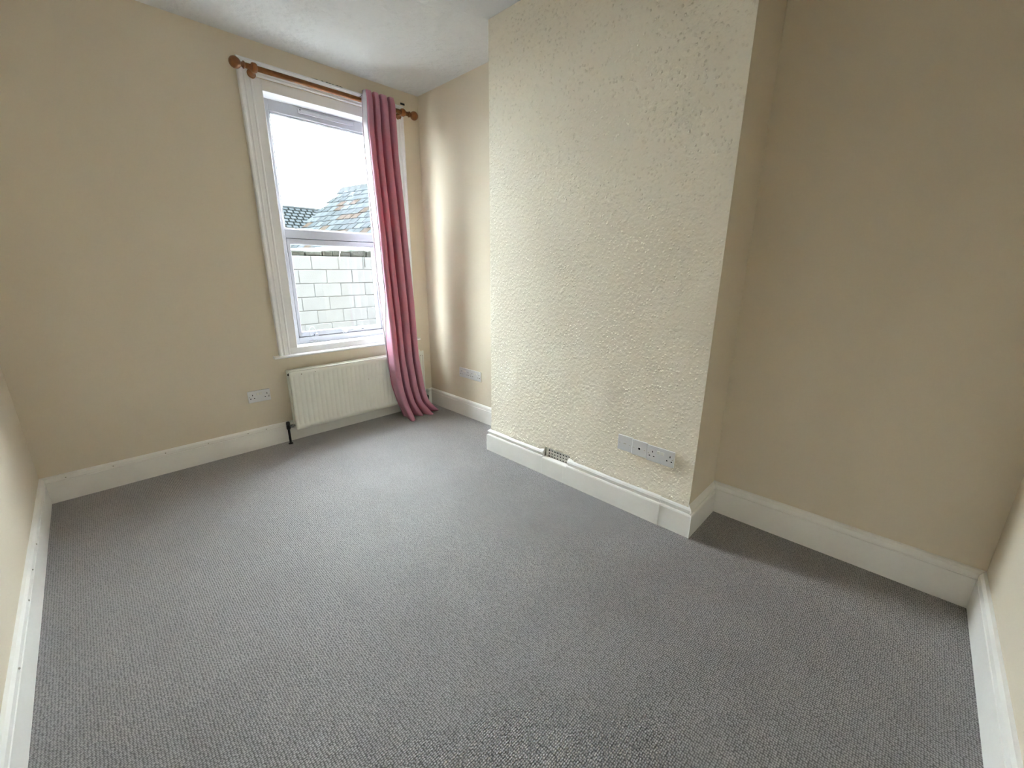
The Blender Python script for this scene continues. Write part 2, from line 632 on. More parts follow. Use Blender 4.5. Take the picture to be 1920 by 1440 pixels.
# ------------------------------------------------------------------ vent grille in the chimney breast
vent = tag(empty('air_vent', (XB, (VY0 + VY1) / 2, VZ0)), 'small perforated vent plate sunk above the chimney breast skirting', 'vent')
bm = bmesh.new()
vx = XB + 0.010
ny, nz = 9, 3
cy, cz = (VY1 - VY0) / ny, 0.0205
bm.faces.new([bm.verts.new((vx, y_, z_)) for y_, z_ in ((VY0, VZ1 - .0098), (VY1, VZ1 - .0098), (VY1, VZ1), (VY0, VZ1))])
for a in range(ny):
    for b_ in range(nz):
        y0, z0 = VY0 + a * cy, VZ1 - .0098 - (b_ + 1) * cz
        yc, zc = y0 + cy / 2, z0 + cz / 2
        last = (a == ny - 1)
        sq = [(y0, z0), (yc, z0), (y0 + cy, z0), (y0 + cy, zc), (y0 + cy, z0 + cz), (yc, z0 + cz), (y0, z0 + cz), (y0, zc)]
        if last:
            bm.faces.new([bm.verts.new((vx, p[0], p[1])) for p in sq])
            continue
        ang = [-135, -90, -45, 0, 45, 90, 135, 180]
        rr = 0.0060
        ci = [(yc + rr * math.cos(math.radians(t)), zc + rr * math.sin(math.radians(t))) for t in ang]
        for k in range(8):
            k2 = (k + 1) % 8
            bm.faces.new([bm.verts.new((vx, *p)) for p in (sq[k], sq[k2], ci[k2], ci[k])])
            bm.faces.new([bm.verts.new(q) for q in ((vx, *ci[k]), (vx, *ci[k2]), (vx + .003, *ci[k2]), (vx + .003, *ci[k]))])
bmesh.ops.remove_doubles(bm, verts=bm.verts[:], dist=1e-5)
adopt(bm_obj('grille', bm, M_vent), vent)
adopt(box('backing', (XB + 0.030, VY0, VZ0), (XB + 0.034, VY1, VZ1), M_hole), vent)

# ------------------------------------------------------------------ sockets and plates


def wall_frame(kind, u, z):
    """matrix: local x = along the wall to the viewer's right, y = up, z = out of the wall"""
    if kind == 'breast':      # faces -x ; right on screen = -y
        return Matrix(((0, 0, -1, XB - 0.0035), (-1, 0, 0, u), (0, 1, 0, z), (0, 0, 0, 1)))
    if kind == 'right':
        return Matrix(((0, 0, -1, W), (-1, 0, 0, u), (0, 1, 0, z), (0, 0, 0, 1)))
    return Matrix(((1, 0, 0, u), (0, 0, -1, D), (0, 1, 0, z), (0, 0, 0, 1)))


def plate_mesh(wd, ht, th=0.0085):
    bm = bmesh.new()
    add_box(bm, (0, 0, -0.002), (wd, ht, th), 0.0022, 2)
    return bm


def small_part(name, bm, m, parent, mtx=None):
    return bm_obj(name, bm, m, parent)


def double_socket(kind, u, z, label):
    r = tag(empty('double_socket'), label, 'socket')
    r.matrix_world = wall_frame(kind, u, z)
    bm_obj('faceplate', plate_mesh(.146, .086), M_plate, r)
    for x0 in (.056, .076):
        bm = bmesh.new()
        add_box(bm, (x0, .052, .008), (x0 + .0165, .068, .0125), .0015, 2)
        o = bm_obj('switch', bm, M_switch, r)
    for cx in (.026, .120):
        for nm, lo, hi in (('earth_slot', (cx + .002, .050, .0082), (cx + .0065, .060, .0088)),
                           ('pin_slot', (cx - .014, .028, .0082), (cx - .0065, .0335, .0088)),
                           ('pin_slot', (cx + .010, .028, .0082), (cx + .0175, .0335, .0088))):
            bm = bmesh.new()
            add_box(bm, lo, hi)
            bm_obj(nm, bm, M_hole, r)
    for sx in (.009, .137):
        lathe('screw', [(0, .0034), (.0008, .003), (.0009, 0)], (sx, .043, .0083), (0, 0, 1), M_nail, r, 10)
    return r


def single_plate(kind, u, z, name, label, style):
    r = tag(empty(name), label, 'plate' if style == 'blank' else 'socket')
    r.matrix_world = wall_frame(kind, u, z)
    bm_obj('faceplate', plate_mesh(.0855, .086), M_plate, r)
    for sx in (.0128, .0727):
        lathe('screw', [(0, .0034), (.0008, .003), (.0009, 0)], (sx, .043, .0083), (0, 0, 1), M_nail, r, 10)
    if style == 'aerial':
        lathe('aerial_hole', [(0, .0066), (.0006, .0066)], (.043, .043, .0083), (0, 0, 1), M_hole, r, 14)
        bm = bmesh.new()
        add_lathe(bm, [(0, .0088), (.001, .0088), (.001, .0067), (0, .0067)], (.043, .043, .0083), (0, 0, 1), 16)
        bm_obj('collar', bm, M_plate, r)
    else:
        bm = bmesh.new()
        add_box(bm, (.036, .0405, .0082), (.050, .0455, .0088), .0002, 1)
        bm_obj('slot', bm, M_nail, r)
    return r


double_socket('breast', 1.1218 + .146, .3411, 'white double socket on the chimney breast beside the aerial plate')
single_plate('breast', 1.1218 + .146 + .0005 + .0862, .3455, 'aerial_socket', 'square white plate with a black aerial hole on the chimney breast', 'aerial')
single_plate('breast', 1.1218 + .146 + .0005 + .0862 + .0862, .3490, 'telephone_plate', 'square white plate with a small slot, leftmost of three on the chimney breast', 'blank')
double_socket('right', 2.9756 + .146, .361, 'white double socket in the far alcove, nearer the chimney breast')
double_socket('right', 2.9756 + .2925, .361, 'white double socket in the far alcove, nearer the curtain')
double_socket('window', 1.060, .3565, 'white double socket on the window wall left of the radiator')

# ------------------------------------------------------------------ window
win = struct(empty('window_1', ((OX0 + OX1) / 2, D, OZ0)), 'white framed window with a fixed upper pane and an opening lower sash')


def wpart(o):
    return adopt(o, win)


FY = D + 0.120                         # face of the plastic frame
FX0, FX1, FZ0, FZ1 = 1.432, 2.296, 0.700, 2.432
GX0, GX1 = 1.502, 2.224
TZ0, TZ1 = 1.517, 1.583
GZ1 = 2.344
SZ0 = 0.774

# timber lining between architrave and frame
LX0, LX1, LZ0, LZ1 = 1.440, 2.290, 0.722, 2.417
wpart(box('lining', (OX0, D - 0.004, LZ0), (LX0, D + 0.20, OZ1), M_white, None, .003))
wpart(box('lining', (LX1, D - 0.004, LZ0), (OX1, D + 0.20, OZ1), M_white, None, .003))
wpart(box('lining', (LX0, D - 0.004, LZ1), (LX1, D + 0.20, OZ1), M_white, None, .003))
wpart(box('inner_ledge', (OX0, D - 0.006, OZ0), (OX1, D + 0.20, LZ0), M_white, None, .004))
# outer frame members (chamfered)


def member(name, lo, hi, m=M_upvc, bev=.006, parent=None):
    o = box(name, lo, hi, m, None, bev, 3)
    return wpart(o) if parent is None else adopt(o, parent)


member('frame_jamb', (FX0, FY, FZ0), (GX0, FY + .07, FZ1))
member('frame_jamb', (GX1, FY, FZ0), (FX1, FY + .07, FZ1))
member('frame_head', (GX0 - .004, FY + .0005, GZ1), (GX1 + .004, FY + .07, FZ1))
member('frame_bottom_rail', (GX0 - .004, FY + .0005, FZ0), (GX1 + .004, FY + .07, SZ0 - .002))
member('transom', (GX0 - .004, FY + .0005, TZ0 + .002), (GX1 + .004, FY + .07, TZ1))
# glazing bead round the fixed light
for lo, hi in (((GX0, FY + .012, TZ1), (GX0 + .010, FY + .04, GZ1)), ((GX1 - .010, FY + .012, TZ1), (GX1, FY + .04, GZ1)),
               ((GX0, FY + .012, GZ1 - .010), (GX1, FY + .04, GZ1)), ((GX0, FY + .012, TZ1), (GX1, FY + .04, TZ1 + .008))):
    member('glazing_bead', lo, hi, M_upvc, .003)
wpart(box('pane', (GX0, FY + .034, TZ1), (GX1, FY + .038, GZ1), M_glass))
# dark gasket line around the opening sash
bm = bmesh.new()
for lo, hi in (((GX0, FY + .03, SZ0 - .002), (GX0 + .004, FY + .04, TZ0 + .002)), ((GX1 - .004, FY + .03, SZ0 - .002), (GX1, FY + .04, TZ0 + .002)),
               ((GX0, FY + .03, TZ0 - .002), (GX1, FY + .04, TZ0 + .002)), ((GX0, FY + .03, SZ0 - .002), (GX1, FY + .04, SZ0 + .002))):
    add_box(bm, lo, hi)
wpart(bm_obj('gasket', bm, M_gap))
# opening sash
sash = empty('sash', (1.86, FY + .01, SZ0))
adopt(sash, win)
bpy.context.view_layer.update()


def spart(o):
    o.parent = sash
    o.matrix_parent_inverse = Matrix.Translation(-Vector((1.86, FY + .01, SZ0)))
    return o


SX0, SX1, SZ1 = GX0 + .003, GX1 - .003, TZ0 - .001
g2 = dict(x0=1.531, x1=2.197, z0=.812, z1=1.475)
SY = FY + .010
for lo, hi in (((SX0, SY, SZ0 + .001), (g2['x0'], SY + .05, SZ1)), ((g2['x1'], SY, SZ0 + .001), (SX1, SY + .05, SZ1)),
               ((g2['x0'] - .003, SY + .0004, g2['z1']), (g2['x1'] + .003, SY + .05, SZ1)),
               ((g2['x0'] - .003, SY + .0004, SZ0 + .001), (g2['x1'] + .003, SY + .05, g2['z0']))):
    spart(box('sash_rail', lo, hi, M_upvc, None, .005, 3))
spart(box('pane', (g2['x0'], SY + .022, g2['z0']), (g2['x1'], SY + .026, g2['z1']), M_glass))
# handle: boss and cranked lever
bm = bmesh.new()
add_box(bm, (1.850, SY - .012, .772), (1.892, SY + .002, .800), .005, 2)
add_tube(bm, [(1.868, SY - .012, .788), (1.872, SY - .030, .790), (1.885, SY - .040, .796), (1.915, SY - .042, .800),
              (1.960, SY - .042, .802), (2.010, SY - .042, .800), (2.030, SY - .040, .798)],
         [.009, .010, .011, .0095, .0085, .0085, .006], 10)
spart(bm_obj('handle', bm, M_upvc, None, False))
spart(box('handle_button', (2.004, SY - .0515, .796), (2.022, SY - .0495, .804), M_gap, None, .0005))
spart(box('painted_handle_shadow', (1.894, SY - .004, .774), (1.906, SY - .0005, .786), M_gap))  # dark block standing in for the shade beside the handle boss
# cable restrictor: anchor on the sash, plate on the frame, looped wire
rest = empty('cable_restrictor', (1.61, FY, .78))
adopt(rest, win)
bpy.context.view_layer.update()


def rpart(o):
    o.parent = rest
    o.matrix_parent_inverse = Matrix.Translation(-Vector((1.61, FY, .78)))
    return o


rpart(box('anchor', (1.618, SY - .016, .772), (1.652, SY + .001, .794), M_upvc, None, .004))
rpart(box('plate', (1.575, FY - .007, .722), (1.645, FY + .002, .740), M_upvc, None, .003))
for x in (1.582, 1.607, 1.634):
    rpart(lathe('screw', [(0, .004), (.0012, .0032), (.0013, 0)], (x, FY - .0068, .731), (0, -1, 0), M_nail, None, 10))
loop = [(1.626, SY - .017, .788)]
for k in range(11):
    t = math.pi * (0.15 + 0.95 * k / 10)
    loop.append((1.604 + .023 * math.cos(t), SY - .020, .818 + .034 * math.sin(t)))
loop += [(1.582, SY - .020, .800), (1.590, SY - .019, .765), (1.606, FY - .010, .736)]
rpart(tube('cable', loop, .0022, M_upvc, None, 6))
# trickle vent on the head
tv = empty('trickle_vent', (1.90, FY, 2.385))
adopt(tv, win)
bpy.context.view_layer.update()


def tpart(o):
    o.parent = tv
    o.matrix_parent_inverse = Matrix.Translation(-Vector((1.90, FY, 2.385)))
    return o


tpart(box('vent_cover', (1.690, FY - .013, 2.377), (2.110, FY + .001, 2.402), M_upvc, None, .004))
tpart(box('vent_lip', (1.700, FY - .017, 2.3735), (2.100, FY - .004, 2.3785), M_upvc, None, .0015))
tpart(box('vent_slider', (1.702, FY - .0155, 2.390), (1.710, FY - .0125, 2.398), M_gap, None, .0008))

# moulded architrave: profile (distance from outer edge, proud of wall), mitred at the top corners
AX0, AX1, AZ0, AZ1 = 1.303, 2.475, 0.674, 2.570
AP = [(0, 0), (0, .026), (.004, .030), (.012, .030), (.016, .025), (.022, .019), (.030, .018), (.034, .021), (.040, .021), (.044, .016),
      (.066, .013), (.070, .016), (.076, .016), (.082, .011), (.082, 0)]
secsL, secsR, secsT = [], [], []
for (z, mt) in ((AZ0, 0), (AZ1, 1)):
    secsL.append([(AX0 + d, D - p, z - d * mt) for d, p in AP])
    secsR.append([(AX1 - d, D - p, z - d * mt) for d, p in AP])
secsT = [[(AX0 + d, D - p, AZ1 - d) for d, p in AP], [(AX1 - d, D - p, AZ1 - d) for d, p in AP]]
wpart(loft('architrave', secsL, M_white))
wpart(loft('architrave', secsR, M_white))
wpart(loft('architrave', secsT, M_white))
# sill board with rounded nose
sill = []
for x in (1.262, 2.508):
    pr = [(D + .0, .656), (D - .040, .656)]
    for k in range(7):
        t = -math.pi / 2 + math.pi * k / 6
        pr.append((D - .040 - .009 * math.cos(t), .665 + .009 * math.sin(t)))
    pr += [(D + .0, .676)]
    sill.append([(x, y, z) for y, z in pr])
wpart(loft('sill', sill, M_white))

# chipped plaster above the head, and a dark chip by the pole end
random.seed(3)
bm = bmesh.new()
xs = [1.765 + i * .011 for i in range(22)]
top = [bm.verts.new((x, D - .0012, AZ1 + .011 + random.uniform(-.003, .004))) for x in xs]
bot = [bm.verts.new((x, D - .0012, AZ1 + .002 + random.uniform(-.001, .004))) for x in xs]
for i in range(len(xs) - 1):
    bm.faces.new((bot[i], bot[i + 1], top[i + 1], top[i]))
res = bmesh.ops.extrude_face_region(bm, geom=bm.faces[:])
for v in [g for g in res['geom'] if isinstance(g, bmesh.types.BMVert)]:
    v.co.y += .0022
bm_obj('plaster_crack', bm, M_crack, wall_window)
box('screw_plate', (2.468, D - .006, 2.588), (2.506, D + .001, 2.602), M_black, wall_window, .002)

# ------------------------------------------------------------------ curtain pole
PY, PZ, PR = D - .080, 2.506, .0155
pole = tag(empty('curtain_pole', (1.9, PY, PZ)), 'stained wooden curtain pole with ball finials above the window', 'curtain pole')


def ppart(o):
    return adopt(o, pole)


ppart(lathe('rod', [(0, PR), (1.185, PR)], (1.318, PY, PZ), (1, 0, 0), M_pine, None, 20))


def finial(x, s):
    pr = [(0, .017), (.004, .021), (.009, .021), (.013, .014), (.020, .0125), (.024, .016)]
    for k in range(9):
        t = math.pi * (0.18 + 0.82 * k / 8)
        pr.append((.052 - .033 * math.cos(t), .033 * math.sin(t)))
    pr[-1] = (pr[-1][0], 0)
    return ppart(lathe('finial', pr, (x, PY, PZ), (s, 0, 0), M_pine, None, 22))


finial(1.332, -1)
finial(2.488, 1)


def bracket(x):
    b = empty('bracket', (x, D, PZ))
    ppart(b)
    bpy.context.view_layer.update()
    def bp_(o):
        o.parent = b
        o.matrix_parent_inverse = Matrix.Translation(-Vector((x, D, PZ)))
    bp_(lathe('collar', [(-.016, .019), (-.013, .025), (-.005, .028), (.005, .028), (.013, .025), (.016, .019)], (x, PY, PZ), (1, 0, 0), M_pine, None, 20))
    bp_(lathe('arm', [(0, .021), (.006, .021), (.010, .015), (.03, .0125), (.05, .015), (.062, .018)], (x, D - .018, PZ - .012), (0, -1, .15), M_pine, None, 16))
    bp_(lathe('wall_rose', [(0, .026), (.006, .026), (.010, .020)], (x, D - .010, PZ - .014), (0, -1, 0), M_pine, None, 18))


bracket(1.383)
bracket(2.436)

# ------------------------------------------------------------------ curtain


def lerp_tab(tab, z):
    for (z0, v0), (z1, v1) in zip(tab[:-1], tab[1:]):
        if z <= z0 and z >= z1:
            f = (z0 - z) / (z0 - z1)
            f = f * f * (3 - 2 * f) if False else f
            return v0 + (v1 - v0) * f
    return tab[-1][1] if z < tab[-1][0] else tab[0][1]


XL = [(2.56, 2.076), (2.29, 2.064), (1.91, 2.072), (1.56, 2.084), (1.3, 2.085), (1.05, 2.094), (.8, 2.100), (.5, 2.106), (.3, 2.124), (.17, 2.155), (.06, 2.190), (0, 2.205)]
XR = [(2.56, 2.322), (2.15, 2.322), (1.8, 2.347), (1.4, 2.368), (1.0, 2.388), (.55, 2.386), (.25, 2.424), (.11, 2.455), (0, 2.50)]
YC = [(2.56, D - .148), (1.6, D - .150), (1.0, D - .155), (.7, D - .170), (.56, D - .178), (.3, D - .185), (.1, D - .195), (0, D - .205)]
AM = [(2.56, .012), (2.535, .022), (2.505, .036), (2.2, .042), (1.4, .043), (.8, .043), (.4, .040), (0, .034)]
KICK = {0: (-.040, -.100), 1: (.020, -.035), 2: (.030, -.075), 3: (.060, -.010)}
NW = 4
NU, NV = 168, 110


PROFILE = [(0, 0, 1), (.10, .09, 1), (.16, .105, .9), (.30, .165, -.75), (.36, .20, -.95), (.50, .50, -1.12), (.64, .80, -.95), (.70, .835, -.75), (.84, .895, .9), (.90, .91, 1), (1, 1, 1)]


def pleat(f):
    """one pleat: broad front, steep flanks, narrow valley; f 0..1 along the cloth -> (x share, depth -1 front .. 1 back)"""
    for (f0, x0, y0), (f1, x1, y1) in zip(PROFILE[:-1], PROFILE[1:]):
        if f <= f1:
            t = (f - f0) / (f1 - f0)
            return x0 + (x1 - x0) * t, y0 + (y1 - y0) * t
    return 1.0, 1.0


def pleat_s(f):
    """pleat with its corners rounded"""
    xs_, ys_ = 0.0, 0.0
    for d, w_ in ((-.05, .2), (-.025, .25), (0, .1), (.025, .25), (.05, .2)):
        g = f + d
        q = math.floor(g)
        x_, y_ = pleat(g - q)
        xs_ += w_ * (x_ + q)
        ys_ += w_ * y_
    return xs_, ys_


def curtain_point(u, z):
    xl, xr, yc, am = lerp_tab(XL, z), lerp_tab(XR, z), lerp_tab(YC, z), lerp_tab(AM, z)
    k = min(NW - 1, int(u * NW))
    f = u * NW - k
    px_, py_ = pleat_s(f)
    # pleats differ in width and wander a little down the drop
    wob = [0, .10 + .05 * math.sin(2.1 * z), -.06 + .06 * math.sin(1.7 * z + 1), .05 + .05 * math.sin(2.6 * z + 2), 0]
    x = xl + (xr - xl) * (k + px_ + wob[k] * (1 - f) + wob[k + 1] * f) / NW
    y = yc + am * py_ * (1 + .18 * math.sin(3.0 * k + 1.3 * z))
    ridge = max(0.0, -py_)
    b = max(0.0, (.15 - z) / .15)
    e = b ** 1.4 * (0.05 + 0.95 * ridge)
    x += KICK[k][0] * e
    y += KICK[k][1] * e
    return Vector((x, y, z))


zlist = []
for j in range(NV + 1):
    t = j / NV
    zlist.append(2.556 * (1 - t) ** 1.0 + 0.006 * t)
cur = tag(empty('curtain', (2.26, D - .2, 0)), 'long pink satin curtain gathered at the right of the window', 'curtain')
pts = [[curtain_point(i / NU, z) for i in range(NU + 1)] for z in zlist]


def sheet(name, P, m, off, trim_top=0, trim_bot=0):
    """a cloth layer of real thickness: P grid offset along its normals by off[0]..off[1]"""
    rows = P[trim_top:len(P) - trim_bot]
    nr, nc = len(rows), len(rows[0])
    bm = bmesh.new()
    A, B = [], []
    for j in range(nr):
        ra, rb = [], []
        for i in range(nc):
            du = rows[j][min(i + 1, nc - 1)] - rows[j][max(i - 1, 0)]
            dv = rows[min(j + 1, nr - 1)][i] - rows[max(j - 1, 0)][i]
            n = du.cross(dv).normalized()     # towards the window
            ra.append(bm.verts.new(rows[j][i] + n * off[0]))
            rb.append(bm.verts.new(rows[j][i] + n * off[1]))
        A.append(ra)
        B.append(rb)
    for j in range(nr - 1):
        for i in range(nc - 1):
            bm.faces.new((A[j][i], A[j][i + 1], A[j + 1][i + 1], A[j + 1][i]))
            bm.faces.new((B[j][i], B[j + 1][i], B[j + 1][i + 1], B[j][i + 1]))
    for j in range(nr - 1):
        for i in (0, nc - 1):
            bm.faces.new((A[j][i], A[j + 1][i], B[j + 1][i], B[j][i]))
    for i in range(nc - 1):
        for j in (0, nr - 1):
            bm.faces.new((A[j][i], B[j][i], B[j][i + 1], A[j][i + 1]))
    return adopt(bm_obj(name, bm, m, None, True), cur)


sheet('fabric', pts, M_pink, (0.0, -0.0012))
sheet('lining', pts, M_lining, (0.0035, 0.0015), 0, 2)
nz_hem = sum(1 for z in zlist if z > .40)
edge = []
for z in zlist[:nz_hem]:
    um = .075 * min(1.0, .12 + max(0.0, z - .40) / .75)
    edge.append([curtain_point(um * i / 12, z) for i in range(13)])
sheet('leading_edge', edge, M_lining, (-0.0018, -0.0032))
# hooks behind the heading that hang it from the pole
for k in range(NW + 1):
    hx = curtain_point(min(.98, max(.02, k / NW)), 2.53)
    adopt(tube('hook', [(hx.x, hx.y + .004, 2.530), (hx.x, PY - .010, 2.5265), (hx.x, PY + .006, 2.5265), (hx.x, PY + .019, 2.516)], .0016, M_chrome, None, 6), cur)

# ------------------------------------------------------------------ radiator
RX0, RX1, RZ0, RZ1 = 1.320, 2.492, 0.108, 0.562
RY = D - .118
rad = tag(empty('radiator', (1.9, D - .07, RZ0)), 'off white ribbed panel radiator under the window', 'radiator')


def rpanel(name, y, flip=1):
    bm = bmesh.new()
    pitch = .0355
    x_in0, x_in1 = RX0 + .022, RX1 - .022
    nfl = int((x_in1 - x_in0) / pitch)
    pitch = (x_in1 - x_in0) / nfl
    cols = [RX0, RX0 + .004, RX0 + .016]
    for k in range(nfl):
        for f in (0.0, .12, .30, .5, .70, .88):
            cols.append(x_in0 + (k + f) * pitch)
    cols += [x_in1, RX1 - .016, RX1 - .004, RX1]
    zr = [RZ0, RZ0 + .004, RZ0 + .030, RZ0 + .040, RZ0 + .052, RZ1 - .052, RZ1 - .040, RZ1 - .030, RZ1 - .005, RZ1]

    def depth(x, z):
        e = 0.0
        ed = min(x - RX0, RX1 - x, z - RZ0, RZ1 - z)
        if ed < .004:
            e = .006
        inz = min(max((z - RZ0 - .030) / .022, 0), 1, max((RZ1 - .030 - z) / .022, 0))
        if x_in0 <= x <= x_in1 and inz > 0:
            f = ((x - x_in0) / pitch) % 1.0
            groove = 0.0
            g = min(f, 1 - f)
            groove = max(0, 1 - g / .30)
            e += .0065 * inz * (groove * groove * (3 - 2 * groove))
        return e
    F = [[bm.verts.new((x, y + flip * depth(x, z), z)) for x in cols] for z in zr]
    K = [[bm.verts.new((x, y + flip * .013, z)) for x in (RX0, RX1)] for z in (RZ0, RZ1)]
    for j in range(len(zr) - 1):
        for i in range(len(cols) - 1):
            f = bm.faces.new((F[j][i], F[j][i + 1], F[j + 1][i + 1], F[j + 1][i]))
            f.smooth = True
    bm.faces.new((K[0][0], K[1][0], K[1][1], K[0][1]))
    bm.faces.new([v for v in F[0]] + [K[0][1], K[0][0]])
    bm.faces.new([v for v in F[-1]][::-1] + [K[1][0], K[1][1]])
    bm.faces.new([r[0] for r in F][::-1] + [K[0][0], K[1][0]])
    bm.faces.new([r[-1] for r in F] + [K[1][1], K[0][1]])
    return adopt(bm_obj(name, bm, M_rad), rad)


rpanel('front_panel', RY, 1)
rpanel('rear_panel', RY + .075, -1)
# rolled top seam and side seams
adopt(tube('top_seam', [(RX0 + .003, RY + .0065, RZ1 + .001), (RX1 - .003, RY + .0065, RZ1 + .001)], .0055, M_rad, None, 10), rad)
adopt(tube('top_seam', [(RX0 + .003, RY + .0685, RZ1 + .001), (RX1 - .003, RY + .0685, RZ1 + .001)], .0055, M_rad, None, 10), rad)
bm = bmesh.new()
for k in range(30):
    x = RX0 + .05 + k * (RX1 - RX0 - .1) / 29
    add_box(bm, (x, RY + .014, RZ0 + .05), (x + .0015, RY + .0605, RZ1 - .035))
adopt(bm_obj('convector_fins', bm, M_rad), rad)
for x in (RX0 + .012, RX1 - .028):
    for z in (RZ0 + .018, RZ1 - .034):
        adopt(box('connector', (x, RY + .012, z), (x + .018, RY + .063, z + .018), M_rad, None, .003), rad)
adopt(lathe('bleed_plug', [(0, .010), (.010, .010), (.010, .005), (.016, .005)], (RX0 + .014, RY + .038, RZ1 - .025), (-1, 0, 0), M_black, None, 12), rad)
for x in (RX0 + .2, RX1 - .2):
    adopt(box('wall_bracket', (x, RY + .076, RZ0 + .05), (x + .03, D - .0005, RZ1 - .08), M_rad, None, .001), rad)
for (x, z, r) in ((1.405, .536, .0045), (1.505, .538, .0035), (1.93, .40, .0030), (2.452, .528, .004), (2.47, .524, .003)):
    adopt(lathe('rust_spot', [(0, r), (.0006, r * .7), (.0007, 0)], (x, RY + .0002, z), (0, -1, 0), M_radstain, None, 8), rad)


def valve(x, s, body_m, pipe_m):
    px = x + s * .046
    py = RY + .040
    z = RZ0 + .030
    v = empty('valve', (px, py, z))
    adopt(v, rad)
    bpy.context.view_layer.update()
    def vp(o):
        o.parent = v
        o.matrix_parent_inverse = Matrix.Translation(-Vector((px, py, z)))
    vp(lathe('tail', [(0, .009), (.012, .009), (.012, .014), (.022, .014), (.022, .010), (.046, .010)], (x - s * .002, py, z), (s, 0, 0), M_chrome if s < 0 else body_m, None, 14))
    vp(lathe('body', [(-.020, .012), (-.012, .014), (.010, .014), (.012, .011), (.016, .0145), (.034, .0135), (.040, .010), (.041, 0)], (px, py, z), (0, 0, 1), body_m, None, 16))
    vp(lathe('pipe', [(-z + .001, .0085), (-.018, .0085)], (px, py, z), (0, 0, 1), pipe_m, None, 14))
    vp(lathe('pipe_collar', [(-z + .0005, .017), (-z + .006, .015), (-z + .008, .010)], (px, py, z), (0, 0, 1), pipe_m, None, 14))


valve(RX0, -1, M_black, M_black)
valve(RX1, 1, M_switch, M_black)

# ------------------------------------------------------------------ outside: yard, block wall, outbuilding, far roof
GZ = -0.30
struct(box('floor_yard', (-14, D + T + .02, GZ - .1), (16, 26, GZ), M_concrete), 'concrete yard outside the window')
# unseen house added to block sky over the yard: storey above, facades beside
struct(box('wall_blocker_upper', (-14, -3.0, H + .255), (16, D + T, 7.6), M_brick), 'unseen upper storey added above the room to block sky light')
struct(box('wall_blocker_left', (-14, -3.0, GZ), (-T - .005, D + T, H + .25), M_brick), 'unseen facade added left of the room to block sky light')
struct(box('wall_blocker_right', (W + T + .005, -3.0, GZ), (16, D + T, H + .25), M_brick), 'unseen facade added right of the room to block sky light')
WY = D + 4.0
WTOP = 1.487
yw = tag(empty('garden_wall', (4, WY, GZ)), 'white painted block wall outside the window', 'wall')
adopt(box('core', (0.2, WY + .012, GZ), (8.4, WY + .20, WTOP - .004), M_mortar), yw)
BL, BH, J = .442, .215, .008
bm = bmesh.new()
add_box(bm, (0, 0, 0), (BL, .10, BH), .006, 1)
bmesh.ops.recalc_face_normals(bm, faces=bm.faces[:])
block_me = bpy.data.meshes.new('block')
bm.to_mesh(block_me)
bm.free()
block_me.materials.append(M_block)
random.seed(11)
zc = WTOP
row = 0
while zc - BH > GZ - .12:
    x = 0.2 + (0 if row % 2 else -.225)
    while x < 8.4:
        if x > 0.1:
            o = bpy.data.objects.new('block', block_me)
            C.objects.link(o)
            o.location = (x, WY + random.uniform(-.004, .004), zc - BH)
            adopt(o, yw)
        x += BL + J
    zc -= BH + J
    row += 1
# rubble coping
random.seed(5)
x = 0.2
kx = 0
while x < 8.3:
    ln = random.uniform(.16, .34)
    hh = (.085 + .022 * min(3, max(0, x - 2.8))) * random.uniform(.85, 1.15)
    bm = bmesh.new()
    add_box(bm, (x + .006, WY + .005, WTOP - .001), (x + ln - .004, WY + .19, WTOP + hh), .022, 2)
    for v in bm.verts:
        if v.co.z > WTOP + .01:
            v.co += Vector((random.uniform(-.008, .008), random.uniform(-.008, .008), random.uniform(-.010, .010)))
    adopt(bm_obj('coping_stone', bm, M_stone), yw)
    x += ln
# dead ivy tendrils hanging over the coping
for (x, l) in ((3.58, .20), (4.02, .30)):
    p0 = Vector((x, WY - .015, WTOP + .13))
    adopt(tube('dead_stem', [p0, p0 + Vector((.03, -.03, -.03)), p0 + Vector((.015, -.012, -l * .5)), p0 + Vector((.02, -.008, -l))], .006, M_gutter if x < 3.7 else M_stone, None, 5), yw)

# outbuilding: ridge runs away from the house, the slope seen faces left
K = 1.3                                # size of the outbuilding
R1 = Vector((6.184, 12.904, 3.442))
dv = Vector((.187, -.98236, 0))
nv = Vector((-.98236, -.187, 0))
RISE = .8353 / 1.0354
ob = tag(empty('outbuilding', (R1.x, R1.y, GZ)), 'low outbuilding with a weathered tiled roof beyond the block wall', 'building')
RL, RS = 3.9, 1.62 * K


def on_roof(a, s, up=0.0):
    """a metres along the ridge towards us, s metres out to the left"""
    nrm = (Vector((0, 0, 1)) + nv * RISE).normalized()
    return R1 + dv * a + nv * s + Vector((0, 0, -RISE * s)) + nrm * up


# roof deck (solid prism, both slopes)
secs = []
for a in (0.0, RL):
    q = R1 + dv * a
    secs.append([tuple(on_roof(a, RS, -.03)), tuple(q + Vector((0, 0, -.035))), tuple(q - nv * RS + Vector((0, 0, -RISE * RS - .03))),
                 tuple(q - nv * RS + Vector((0, 0, -RISE * RS - .12))), tuple(on_roof(a, RS, -.12))])
adopt(loft('roof_deck', secs, M_hole), ob)
secs = []
for a in (.05, RL - .05):
    q = R1 + dv * a
    zt = R1.z - RISE * RS - .05
    secs.append([tuple((q + nv * (RS - .15)).xy) + (GZ,), tuple((q + nv * (RS - .15)).xy) + (zt,), tuple(q.xy) + (R1.z - .09,),
                 tuple((q - nv * (RS - .15)).xy) + (zt,), tuple((q - nv * (RS - .15)).xy) + (GZ,)])
adopt(loft('wall', secs, M_render), ob)
